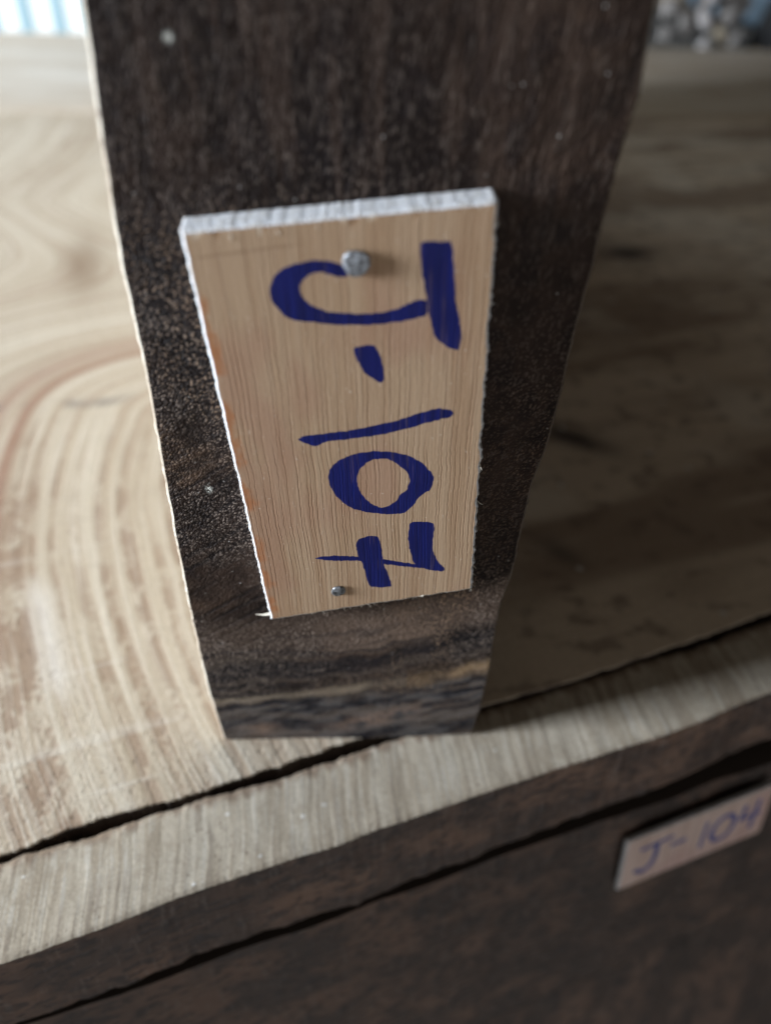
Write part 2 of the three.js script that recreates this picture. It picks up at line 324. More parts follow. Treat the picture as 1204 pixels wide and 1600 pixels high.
slab('timber_slab', 'dark timber slab in the stack that carries the J-104 tag', (p) => -35.5 - 0.062 * clamp(p, -120, 130) + (fbm(p * 0.06, 3, 146, 3) - 0.5) * 3, 31.9, 98);
slab('timber_slab_001', 'dark timber slab at the bottom right corner below the tagged slab', -136, 50, 300);

// ------------------------------------------------------------------ the upright beam
{
  const Lp = [[-34.6, 0.2], [-35.4, 12], [-36.1, 24.7], [-36.6, 52], [-36.5, 78], [-36.2, 100], [-35.8, 119], [-36.2, 139], [-35.4, 158], [-34.6, 171], [-34.8, 205], [-34.5, 300]];
  const Rp = [[34.8, 300], [34.7, 205], [34.5, 173], [35.5, 162.7], [34.9, 153.8], [34.9, 146.6], [35.2, 137.7], [34.9, 128], [35.3, 116.3], [35.1, 103.5], [34.0, 93], [34.2, 81.5], [34.6, 67.5], [33.8, 58.7], [34.0, 48], [35.0, 30.8], [35.1, 12.7], [34.5, 0.1]];
  const Bp = [[17, -0.4, 0.12], [3, -0.7, 0.12], [-12, 0.1, 0.12]];
  const outline = roughOutline([...Rp, ...Bp, ...Lp], 0.8, 0.24, 3, 0.4);
  const B = 0.55 * mm;
  const [caps, sides] = plate(outline, -0.55, 0, B, -0.02);
  const endMaps = makeMaps(1024, 2048, (u, v) => {
    const X = -38 + 76 * u, Y = -2 + 190 * v;
    // growth rings: tilted arcs, seen mostly low on the face
    const ring = Y - X * 0.17 - 0.0035 * X * X + (fbm(X * 0.05, Y * 0.05, 201, 3) - 0.5) * 9;
    const big = fbm(X * 0.04, Y * 0.032, 203, 3), mid = fbm(X * 0.2, Y * 0.16, 205, 3), wx = (fbm(X * 0.5, Y * 0.5, 208, 2) - 0.5) * 1.2;
    // pores, torn fibres, painted glints: upright strokes on top, along the rings lower down
    const up = step(122, 152, Y + X * 0.25 + (big - 0.5) * 30), ca = 0.68, sa = 0.733, lx = X * ca - Y * sa, ly = X * sa + Y * ca;
    const fib = lerp(fbm(lx * 2.4, ly * 1.4, 207, 3), fbm((X - Y * 0.1) * 1.9, Y * 0.5, 206, 3), up), fine = fbm(X * 4.2, Y * 4.2, 214, 2);
    const [pd, pt] = up < 0.5 ? cells((lx + wx) * 2.7, (ly - wx) * 1.6, 4) : cells((X + wx - Y * 0.1) * 2.2, (Y - wx) * 1.1, 4), peb = step(0.62, 0.1, pd);
    const zone = step(0.28, 0.54, fbm(X * 0.075 + 9, Y * 0.06, 209, 3));         // where the pores and painted glints stand out
    let c = mix3([0.0115, 0.0072, 0.0056], [0.036, 0.0222, 0.0158], step(0.36, 0.66, big * 0.6 + mid * 0.4));
    c = mix3(c, [0.009, 0.007, 0.0075], step(0.52, 0.74, mid) * 0.6);
    const warm = step(0.42, 0.66, fbm(X * 0.06 + 3, Y * 0.05, 217, 3));
    const leftLow = step(118, 92, Y) * step(42, 60, Y) * step(-8, -22, X);
    c = mix3(c, [0.12, 0.072, 0.044], warm * 0.55 * leftLow);
    // slanting saw marks on the left and faint ones elsewhere
    const sm = fbm((Y - X * 0.75 + wx * 0.6) * 0.62, (X + Y) * 0.025, 218, 2), sawm = step(0.52, 0.7, sm) * (0.18 + 0.65 * leftLow + 0.4 * step(62, 52, Y) * step(0, -20, X));
    c = mix3(c, [0.008, 0.006, 0.006], sawm * 0.92);
    // growth rings low on the face: brown pores, black band, tan streak, blue black stain
    const R2 = Y - X * 0.2 - 0.0022 * X * X + (mid - 0.5) * 4 + (big - 0.5) * 5;
    const brownB = step(37, 44, R2) * step(60, 52, R2), blackB = step(29, 33, R2) * step(40, 36, R2), bl = step(25, 19, R2), rip = fbm(R2 * 0.55, X * 0.03, 219, 3);
    c = mix3(c, [0.135, 0.093, 0.068], brownB * (0.32 + 0.5 * step(-22, 8, X)));
    c = mix3(c, [0.012, 0.0105, 0.0125], blackB * 0.75);
    c = mix3(c, mix3([0.009, 0.011, 0.016], [0.075, 0.072, 0.072], step(0.4, 0.62, fbm(X * 0.2 - Y * 0.06, Y * 0.42 - X * 0.09, 220, 4))), bl * 0.85);
    c = mix3(c, [0.014, 0.0125, 0.014], step(0.52, 0.68, rip) * step(56, 44, Y) * 0.6);
    c = mix3(c, [0.14, 0.105, 0.078], step(0.5, 0.36, rip) * step(50, 36, Y) * 0.35);
    const sw = 1.1 + 1.5 * step(-30, 25, X), strk = Math.exp(-(((Y - 24.6 - X * 0.2 - 0.0018 * X * X + (mid - 0.5) * 3.5 + (fine - 0.5)) / sw) ** 2)) * (0.35 + 0.65 * step(0.3, 0.6, fbm(X * 0.13, Y * 0.1, 223, 2)));
    c = mix3(c, X > 14 ? [0.36, 0.235, 0.125] : [0.24, 0.19, 0.135], strk * 0.8);
    const pat = Math.exp(-(((X - 8) / 13) ** 2) - (((Y - 7.5 - X * 0.33) / 3.4) ** 2)) + 0.8 * Math.exp(-(((X + 24) / 5) ** 2) - (((Y - 6) / 3) ** 2));
    c = mix3(c, [0.24, 0.16, 0.115], clamp(pat, 0, 1) * 0.8 * step(0.28, 0.62, fbm(X * 0.3, Y * 0.4, 224, 3)));
    // smoother patches, upper right, in roughness alone, and faint upright strokes
    const dg = (Y - 151) - (X - 23) * 1.25 + (mid - 0.5) * 5, smoothBand = Math.exp(-((dg / 3.6) ** 2)) * step(14, 22, X) * step(146, 152, Y);
        const smoothBand2 = Math.exp(-(((Y - 141.5 - X * 0.1) / 3.5) ** 2)) * step(20, 26, X) * step(0.35, 0.6, mid); 
    const st = step(0.54, 0.74, fbm(X * 0.5 + (Y - 150) * 0.03, Y * 0.05, 226, 3)) * step(136, 156, Y); c = mix3(c, [0.07, 0.045, 0.033], st * 0.4);
    const pw = zone * lerp(1, 0.22, up) * (1 - 0.5 * bl) * (1 - 0.5 * sawm) * lerp(1, 0.35, step(8, 24, X) * step(60, 75, Y));  // pores weakened right of the tag, its shadow painted into the colour
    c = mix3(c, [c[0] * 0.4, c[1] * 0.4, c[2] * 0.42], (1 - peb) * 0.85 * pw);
    const bright = step(0.42, 0.95, pt + 0.5 * (mid - 0.5)) * peb * step(0.36, 0.6, fib * 0.6 + pt * 0.4);
    c = mix3(c, mix3([0.3, 0.235, 0.19], [0.3, 0.2, 0.13], warm), bright * (0.74 * pw + 0.03 + 0.35 * brownB));  // pale fleck colour carries the glints of the rough wax
    c = mix3(c, [0.14, 0.11, 0.09], step(0.6, 0.8, fib) * 0.3 * (1 - bl));
    const [wd, wt] = cells(X * 0.3, Y * 0.3, 6), white = step(0.07, 0.03, wd) * step(0.9, 0.93, wt); c = mix3(c, [0.5, 0.47, 0.43], white * 0.5);
    const s1 = Math.exp(-((Math.hypot(X + 24.9, Y - 167) / 0.45) ** 2)) + Math.exp(-((Math.hypot(X + 28.2, (Y - 93.2) * 0.6) / 0.55) ** 2)) * step(0.4, 0.6, fine); c = mix3(c, [0.62, 0.62, 0.55], clamp(s1, 0, 0.9));
    return [c[0], c[1], c[2], 0.45 + 0.4 * (fib - 0.5) + 0.3 * (peb - 0.5) * (0.3 + pw) + 0.35 * (mid - 0.5) - 0.3 * sawm + 0.15 * (fine - 0.5) + 0.2 * (rip - 0.5) * step(56, 44, Y), 0.5 + 0.25 * mid - 0.22 * Math.max(smoothBand, smoothBand2)];
  });
  mapUv(caps, (x, y) => [(x / mm + 38) / 76, (y / mm + 2) / 190]);
  const sideMaps = makeMaps(512, 1024, (u, v) => {
    const Y = v * 300, Z = (u % 0.5) * 120, a = fbm(Y * 0.12, Z * 0.02, 231, 3), b = fbm(Y * 1.1, Z * 0.9, 234, 3);
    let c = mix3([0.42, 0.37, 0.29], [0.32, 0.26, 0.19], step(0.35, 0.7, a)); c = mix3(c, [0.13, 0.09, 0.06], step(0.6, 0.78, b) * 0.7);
    if (u > 0.5) c = [c[0] * 0.22, c[1] * 0.19, c[2] * 0.17];             // right side darkened, its dim light put into the colour
    return [c[0], c[1], c[2], b, 0.8];
  });
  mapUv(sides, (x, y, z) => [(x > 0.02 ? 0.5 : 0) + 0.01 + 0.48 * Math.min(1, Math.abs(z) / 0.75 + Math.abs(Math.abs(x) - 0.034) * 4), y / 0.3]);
  const root = thing('timber_beam', 'dark upright timber beam whose sealed end grain carries the J-107 tag', 'timber');
  const em = new THREE.MeshPhysicalMaterial({ map: endMaps[0], bumpMap: endMaps[1], bumpScale: 0.00045, roughnessMap: endMaps[1], roughness: 1, specularIntensity: 0.16 }); em.name = 'sealed_end_grain';
  put('end_face', caps, em, root);
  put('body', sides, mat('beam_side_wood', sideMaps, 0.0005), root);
}

// ------------------------------------------------------------------ plywood tags
const TT = 4.8;                                                       // thickness in mm
const BLUE = [0.0036, 0.0075, 0.08];
function inkMask(W, H, draw) {
  const cv = document.createElement('canvas'); cv.width = W; cv.height = H;
  const x = cv.getContext('2d'); x.fillStyle = '#000'; x.fillRect(0, 0, W, H); x.fillStyle = x.strokeStyle = '#fff'; draw(x);
  const d = x.getImageData(0, 0, W, H).data;
  return (u, v) => d[(clamp(Math.floor((1 - v) * H), 0, H - 1) * W + clamp(Math.floor(u * W), 0, W - 1)) * 4] / 255;
}
function veneer(sx, sy, s, ink, crackK, inkRgb, tint = [0.87, 0.825, 0.775]) {                     // grain runs along y
  return (u, v) => {
    const X = u * sx + 0.06 * v * sy, Y = v * sy, w = (fbm(X * 0.1, Y * 0.018, s, 2) - 0.5) * 2.4;
    const a = fbm((X + w) * 0.55, Y * 0.014, s + 1, 3), f = fbm((X + w) * 4.2, Y * 0.09, s + 4, 2), tone = fbm(X * 0.09, Y * 0.05, s + 7, 3), sp = vn(X * 3.4, Y * 1.6, s + 9);
    let c = mix3([0.44, 0.32, 0.215], [0.385, 0.265, 0.17], step(0.35, 0.68, a));
    c = mix3(c, [0.49, 0.37, 0.265], step(0.55, 0.8, f) * 0.4);
    c = mix3(c, [0.36, 0.205, 0.145], step(0.45, 0.7, tone) * 0.45);
    // drying checks: thin dark lines along the grain
    const cx = X + w * 0.4 + (vn(Y * 0.16, 3, s + 13) - 0.5) * 0.4 + (vn(Y * 0.9, X * 0.2, s + 14) - 0.5) * 0.16;
    const cell = Math.floor(cx / 0.85), fr = Math.abs(cx / 0.85 - cell - 0.5 - (LAT[(cell * 37 + s * 11) & 65535] - 0.5) * 0.6);
    const on = step(0.5, 0.62, vn(cell * 3.7, Y * 0.05, s + 16) * 0.75 + crackK(u, v) * 0.4 - 0.02), wid = 0.035 + 0.05 * vn(cell * 1.3, Y * 0.15, s + 18);
    const crack = step(wid * 1.5, wid * 0.3, fr) * on;
    c = mix3(c, [0.12, 0.065, 0.035], crack * 0.85);
    c = [c[0] * tint[0], c[1] * tint[1], c[2] * tint[2]];
    const k = ink(u, v);
    if (k > 0) { const t = 0.75 + 0.5 * vn(X * 1.2, Y * 0.12, s + 20); c = mix3(c, [inkRgb[0] * t * (crack ? 0.5 : 1), inkRgb[1] * t, inkRgb[2] * t], k * (0.985 - 0.09 * step(0.62, 0.8, fbm(X * 2.6, Y * 0.1, s + 24, 2)) * step(0.45, 0.7, vn(X * 0.35, Y * 0.25, s + 26)))); }
    const palePore = step(0.93, 0.98, sp) * (k > 0.5 ? 0 : 1); c = mix3(c, [0.62, 0.53, 0.43], palePore * 0.5);  // scattered pale pores in the veneer
    return [c[0], c[1], c[2], 0.62 + 0.2 * (f - 0.5) + 0.12 * (sp - 0.5) - 0.55 * crack, k > 0.5 ? 0.55 : 0.66];
  };
}
const edgeMaps = makeMaps(512, 512, (u, v) => {
  const a = fbm(u * 60, v * 60, 301, 3), b = fbm(u * 14, v * 240, 304, 2);
  let c = mix3([0.55, 0.555, 0.56], [0.46, 0.44, 0.41], step(0.4, 0.72, a)); c = mix3(c, [0.42, 0.33, 0.24], step(0.72, 0.84, b) * 0.15);
  return [c[0], c[1], c[2], a, 0.75];
});
const edgeMat = mat('raw_ply_edge', edgeMaps, 0.00015), fibreMat = flat('torn_fibre', [0.6, 0.54, 0.44], 0.8);
function splinter(root, x, y, z, len, dir, r, lift = 0.3) {
  const d = new THREE.Vector3(Math.cos(dir), Math.sin(dir), lift).normalize();
  const c = new THREE.CatmullRomCurve3([0, 0.4, 0.75, 1].map((t) => new THREE.Vector3(x, y, z).addScaledVector(d, len * t).add(new THREE.Vector3((rnd() - 0.5) * len * 0.3 * t, (rnd() - 0.5) * len * 0.3 * t, (rnd() - 0.5) * len * 0.2 * t))));
  const g = new THREE.TubeGeometry(c, 6, r, 5), p = g.attributes.position;
  for (let i = 0; i < p.count; i++) {                                 // taper towards the tip
    const t = Math.floor(i / 6) / 6, ctr = c.getPointAt(Math.min(t, 1)), k = 1 - 0.85 * t;
    p.setXYZ(i, ctr.x + (p.getX(i) - ctr.x) * k, ctr.y + (p.getY(i) - ctr.y) * k, ctr.z + (p.getZ(i) - ctr.z) * k);
  }
  g.computeVertexNormals(); g.scale(mm, mm, mm);
  return g;
}
{
  const x0 = -27, x1 = 27, y0 = 57, y1 = 153, W = 1024, H = 1820;
  const GL = {
    bar: [[7.44, 144.13], [8.06, 144.59], [9.81, 144.5], [12.01, 144.61], [12.66, 140.1], [13.54, 135.23], [15.15, 129.78], [15.01, 126.92], [13.23, 127.39], [11.13, 128.9], [10.49, 130.5], [9.68, 133.11], [8.71, 137.12], [7.88, 140.47]],
    hook: [[9.54, 133], [6.78, 132.17], [3.99, 131.55], [0.7, 131.12], [-3.06, 131.05], [-6.81, 131.35], [-9.59, 131.56], [-11.88, 132.18], [-13.4, 133.93], [-14.22, 135.65], [-14.13, 137.11], [-13.38, 138.8], [-11.55, 140.25], [-8.9, 141.09], [-5.83, 141.31], [-3.85, 140.89], [-2.29, 140], [-2.94, 138.8], [-4.06, 138.87], [-5.39, 139.12], [-6.5, 139.57], [-7.61, 139.4], [-8.96, 138.66], [-9.66, 137.45], [-9.69, 136.24], [-9.05, 135.02], [-7.7, 134.05], [-5.86, 133.32], [-3.09, 133.02], [0.17, 133.03], [2.95, 133.39], [5.24, 134.15], [7.02, 135.2], [9.07, 135.64]],
    dash: [[-1.9, 126.93], [-0.85, 127.44], [1.3, 127.8], [2.32, 126.55], [3, 124.6], [3.45, 121.41], [2.98, 120.64], [1.03, 121.85], [0.01, 122.83], [-1.03, 124.82]],
    one: [[-10.99, 108.95], [-9.66, 109.77], [-5.96, 110.32], [-1.75, 111.01], [2.44, 112.03], [6.58, 113.36], [10.64, 115.13], [12.67, 115.78], [15.05, 115.55], [15.58, 114.6], [14.98, 113.89], [11.89, 112.95], [7.77, 111.41], [3.58, 110.05], [-1.72, 109.14], [-6.5, 108.44], [-7.58, 107.41], [-8.64, 107.61], [-9.69, 108.15]],
    zero: [[-5.73, 100.54], [-5.45, 102.36], [-4.08, 104.16], [-1.65, 105.57], [1.58, 106.42], [4.84, 106.44], [8.73, 105.47], [11.67, 103.34], [13.3, 100.93], [13.61, 99.44], [13.08, 97.16], [11.45, 96], [10.22, 93.24], [8.6, 91.23], [5.66, 91], [2.12, 91.42], [-1.41, 92.72], [-4.03, 95.25], [-5.45, 98.31]],
    hole: [[-0.54, 100.18], [-0.2, 102.01], [1.13, 103.82], [2.74, 104.67], [4.93, 104.75], [6.95, 103.33], [8.76, 101.29], [9.29, 99.44], [8.77, 97.16], [7.41, 96], [7.19, 94.83], [5.55, 93.02], [4.11, 92.7], [2.02, 94.06], [0.52, 96.01], [-0.27, 98.31]],
    sevenTop: [[9.96, 88.76], [11.72, 89.16], [14.46, 88.73], [14.84, 87.89], [14.86, 84.46], [15.2, 80.92], [16.46, 77.71], [18.29, 75.34], [18.05, 74.58], [15.45, 74.9], [12.14, 76.36], [11.23, 78.23], [10.34, 81.86], [9.78, 85.37]],
    sevenStem: [[18.34, 74.86], [12.82, 75.69], [7.05, 76.7], [2.61, 77.68], [-0.52, 78.09], [-5.48, 78.14], [-8.56, 78.72], [-7.32, 79.35], [-3.64, 79.67], [0.07, 79.27], [5.08, 78.48], [11.45, 77.02]],
    sevenBar: [[-0.32, 82.84], [0.25, 84.4], [2.34, 85.25], [4.03, 85.15], [4.96, 81.02], [5.68, 76.44], [6.96, 72.62], [7.62, 69.97], [5.49, 69.71], [2.89, 69.95], [2.15, 72.69], [1.4, 76.49], [0.38, 79.26]],
  };
  const ink = inkMask(W, H, (c) => {
    const path = (pts) => {                                           // smooth closed outline through the points
      const n = pts.length, q = pts.map(([x, y]) => [(x - x0) / (x1 - x0) * W, (y1 - y) / (y1 - y0) * H]);
      c.moveTo((q[0][0] + q[n - 1][0]) / 2, (q[0][1] + q[n - 1][1]) / 2);
      for (let i = 0; i < n; i++) {
        const a = q[i], b = q[(i + 1) % n], p = q[(i + n - 1) % n], k = 0.3;   // keep corners fairly crisp
        c.lineTo(lerp(a[0], p[0], k), lerp(a[1], p[1], k)); c.quadraticCurveTo(a[0], a[1], lerp(a[0], b[0], k), lerp(a[1], b[1], k));
      }
      c.closePath();
    };
    for (const k of ['bar', 'hook', 'dash', 'one', 'sevenTop', 'sevenStem', 'sevenBar']) { c.beginPath(); path(GL[k]); c.fill(); }
    c.beginPath(); path(GL.zero); path(GL.hole); c.fill('evenodd');
  });
  const maps = makeMaps(W, H, (u, v) => {
    const X = u * 54, Y = v * 96, du = (fbm(X * 2.2, Y * 0.9, 330, 2) - 0.5) * 0.006, dv = (fbm(X * 1.6, Y * 0.8, 332, 2) - 0.5) * 0.003;   // ink edge follows the grain
    const p = V(u, v, du, dv), xw = x0 + X, yw = y0 + Y;
    // resin stains along the left cut, chipped veneer along the top cut
    const dl = xw + 25.9 - (145 - yw) * 0.0892, dt = 145 + (xw + 25.9) * 0.1241 - yw, stain = step(2.6, 0.4, dl + (fbm(X * 0.7, Y * 0.35, 340, 3) - 0.5) * 4) * step(0.38, 0.6, fbm(3, Y * 0.16, 342, 2));
    let c = mix3(p, [0.34, 0.125, 0.045], stain * 0.75);
    const chip = step(1.5, 0.5, dt + (vn(X * 1.3, 2, 344) - 0.35) * 1.8) * step(0.45, 0.6, vn(X * 0.8, 5, 346)); c = mix3(c, vn(X * 1.1, 9, 347) > 0.6 ? [0.62, 0.52, 0.4] : [0.2, 0.105, 0.05], chip * 0.75);
    const cut = Math.exp(-(((dt - 3.6 + (xw + 14) * 0.04) / 0.22) ** 2)) * step(-8, -12, xw) * step(-25, -23, xw); c = mix3(c, [0.2, 0.12, 0.07], cut * 0.5);
    return [c[0], c[1], c[2], p[3] - 0.3 * chip, p[4]];
  });
  function V(u, v, du, dv) { return VEN((a, b) => ink(a + du, b + dv))(u, v); }
  function VEN(k) { return veneer(54, 96, 310, k, (u, v) => 1.05 - v * 0.75 + 0.25 * u, BLUE); }
  const out = roughOutline([[-25.9, 145.0, 0.26], [-18.25, 59.2, 0.5], [24.75, 68.8, 0.6], [17.6, 150.4, 0.12]], 0.45, 0.4, 12, 1.5);
  const B = 0.42 * mm;
  const [capT, rimT] = plate(out, 0.00012, TT * mm, B);
  const face = mapUv(capT, (x, y) => [(x / mm - x0) / (x1 - x0), (y / mm - y0) / (y1 - y0)]);
  const edge = mapUv(rimT, (x, y, z) => [(x + y) / 0.03, (z + x * 0.3) / 0.03]);
  const root = thing('plywood_tag', 'large plywood tag in the centre marked J-107 sideways in blue, nailed to the beam', 'tag');
  const vm = new THREE.MeshPhysicalMaterial({ map: maps[0], bumpMap: maps[1], bumpScale: 0.00009, roughnessMap: maps[1], roughness: 1, specularIntensity: 0.2 }); vm.name = 'tag_veneer';
  put('tag_face', face, vm, root);
  put('tag_edge', edge, edgeMat, root);
  // torn fibres along the saw cuts
  const bits = [];
  for (let i = 0; i < 34; i++) { const t = rnd(); bits.push(splinter(root, lerp(-17.6, 24.2, t), lerp(59.5, 68.9, t) + 0.1, TT - 0.5 - rnd() * 0.6, 0.5 + rnd() * 0.9, -1.57 + (rnd() - 0.5) * 2.2, 0.09 + rnd() * 0.09, 0.4)); }
  for (let i = 0; i < 10; i++) { const t = rnd(); bits.push(splinter(root, lerp(-25, 17, t), lerp(144.7, 149.8, t), TT - 0.2, 0.5 + rnd() * 1.2, -1.57 + (rnd() - 0.5) * 1.4, 0.1 + rnd() * 0.1, 0.15)); }
  for (let i = 0; i < 46; i++) { const t = rnd(); bits.push(splinter(root, lerp(17.3, 24.4, t), lerp(149, 69.5, t), TT - 0.4 - rnd() * 0.6, 0.5 + rnd() * 1.3, -1.3 + (rnd() - 0.5) * 1.6, 0.07 + rnd() * 0.08, 0.3)); }
  for (let i = 0; i < 22; i++) { const t = rnd(); bits.push(splinter(root, lerp(-25.4, -18, t), lerp(144, 60, t), TT - 0.5 - rnd() * 0.7, 0.6 + rnd() * 1.2, -1.5 + (rnd() - 0.5) * 1.2, 0.08 + rnd() * 0.09, 0.3)); }
  const fuzz = put('torn_fibres', mergeGeometries(bits), fibreMat, root); fuzz.userData.kind = 'stuff';
  put('splinter', splinter(root, -18.2, 60.0, TT - 1.2, 3.0, 3.3, 0.42, 0.1), fibreMat, root);
  put('splinter', splinter(root, 21.6, 92.2, TT - 1, 2.3, -1.25, 0.13, 0.35), fibreMat, root);
  put('splinter', splinter(root, 21.9, 90.4, TT - 1, 1.7, -1.0, 0.11, 0.4), fibreMat, root);
  put('splinter', splinter(root, 12.6, 66.4, TT - 0.3, 2.2, 0.35, 0.22, 0.15), fibreMat, root);
}
{
  // the second tag, low on the slab below
  const W = 512, H = 220, w = 61, h = 26.6;
  const ink = inkMask(W, H, (c) => {
    const S = W / w; c.lineCap = 'round'; c.lineJoin = 'round';
    const line = (pts, lw) => { c.lineWidth = lw * S; c.beginPath(); pts.forEach(([x, y], i) => (i ? c.lineTo(x * S, y * S) : c.moveTo(x * S, y * S))); c.stroke(); };
    line([[7, 7.5], [18.5, 6.5]], 1.7); line([[13, 7.5], [13, 14], [12, 18], [9, 20.2], [6, 18.6]], 2.1);
    line([[19.5, 11.5], [24.5, 11.2]], 1.8);
    line([[33.2, 7], [32.6, 19.5]], 1.5);
    c.lineWidth = 2.0 * S; c.beginPath(); c.ellipse(41.2 * S, 13.5 * S, 4.6 * S, 6.2 * S, 0.15, 0, 7); c.stroke();
    line([[49.5, 6.5], [48.8, 13.2], [56.5, 12.6]], 1.9); line([[55.2, 6], [54.4, 19.5]], 1.8);
  });
  const maps = makeMaps(W, H, veneer(w, h, 350, ink, () => 0.25, [0.06, 0.08, 0.27], [1.3, 1.36, 1.75]));
  const out = roughOutline([[-w / 2, h / 2], [-w / 2, -h / 2], [w / 2, -h / 2], [w / 2, h / 2]], 0.9, 0.3, 15, 1.2);
  const [capS, rimS] = plate(out, 0, 1.7 * mm, 0.4 * mm), face = mapUv(capS, (x, y) => [x / mm / w + 0.5, y / mm / h + 0.5]), edge = mapUv(rimS, (x, y, z) => [(x + y) / 0.03, (z + x * 0.3) / 0.03]);
  const [cx, cz] = fromPQ(113.2, 39.2), root = thing('plywood_tag_001', 'small blurred plywood tag marked J-104 on the dark slab at lower right', 'tag', [cx * mm, -0.0625, cz * mm]);
  put('tag_face', face, mat('small_tag_veneer', maps, 0.0003), root); put('tag_edge', edge, edgeMat, root);
  const up = new THREE.Vector3(-Math.sin(TILT) * SN[0], Math.cos(TILT), -Math.sin(TILT) * SN[1]), right = new THREE.Vector3(SD[0], 0, SD[1]), out3 = new THREE.Vector3().crossVectors(right, up);
  root.quaternion.setFromRotationMatrix(new THREE.Matrix4().makeBasis(right, new THREE.Vector3().crossVectors(out3, right), out3));
}

// ------------------------------------------------------------------ nails
{
  const maps = makeMaps(256, 256, (u, v) => {
    const X = (u - 0.5) * 5, Y = (v - 0.5) * 5, n = fbm(X * 1.6, Y * 1.6, 401, 3), h = fbm(X * 3.4, Y * 3.4, 404, 2);
    const c = mix3([0.24, 0.25, 0.26], [0.09, 0.09, 0.09], step(0.45, 0.68, n));
    return [c[0], c[1], c[2], 0.5 + 0.9 * (h - 0.5) + 0.6 * (n - 0.5), 0.42 + 0.3 * n];
  });
  const steel = mat('nail_steel', maps, 0.00012, { metalness: 0.9 });
  function nail(name, label, x, y, r, lift, tilt) {
    const root = thing(name, label, 'nail', [x * mm, y * mm, TT * mm]);
    const pr = [[0, 0.56], [0.55, 0.56], [0.84, 0.52], [0.97, 0.4], [1, 0.2], [0.97, 0.04], [0.8, -0.05], [0.4, -0.12], [0.001, -0.14]].map(([a, b]) => new THREE.Vector2(a * r * mm, (b * r * 0.62 + lift) * mm));
    const hd = new THREE.LatheGeometry(pr.reverse(), 28); hd.rotateX(Math.PI / 2);
    const p = hd.attributes.position;                                 // hammered: dents and an uneven rim
    for (let i = 0; i < p.count; i++) { const a = p.getX(i) / mm, b = p.getY(i) / mm, k = 1 + (fbm(a * 0.9 + x, b * 0.9 + y, 411, 2) - 0.5) * 0.2; p.setXYZ(i, p.getX(i) * k, p.getY(i) * k, p.getZ(i) + (fbm(a * 0.8 + y, b * 0.8, 414, 2) - 0.5) * 0.3 * mm * (p.getZ(i) > lift * mm ? 1 : 0)); }
    mapUv(hd, (a, b) => [a / mm / 5 + 0.5, b / mm / 5 + 0.5]); hd.computeVertexNormals();
    hd.rotateY(tilt); put('head', hd, steel, root);
    const sh = new THREE.CylinderGeometry(0.3 * r * mm, 0.3 * r * mm, (lift + 12) * mm, 14); sh.rotateX(Math.PI / 2); sh.translate(0, 0, (lift - 12) / 2 * mm); put('shank', sh, steel, root);
  }
  nail('nail', 'larger shiny nail head near the top of the J-107 tag', -1.55, 141.2, 2.0, 0.2, -0.1);
  nail('nail_001', 'smaller dark nail head near the bottom of the J-107 tag', -3.6, 69.0, 1.5, 0.1, 0.05);
}

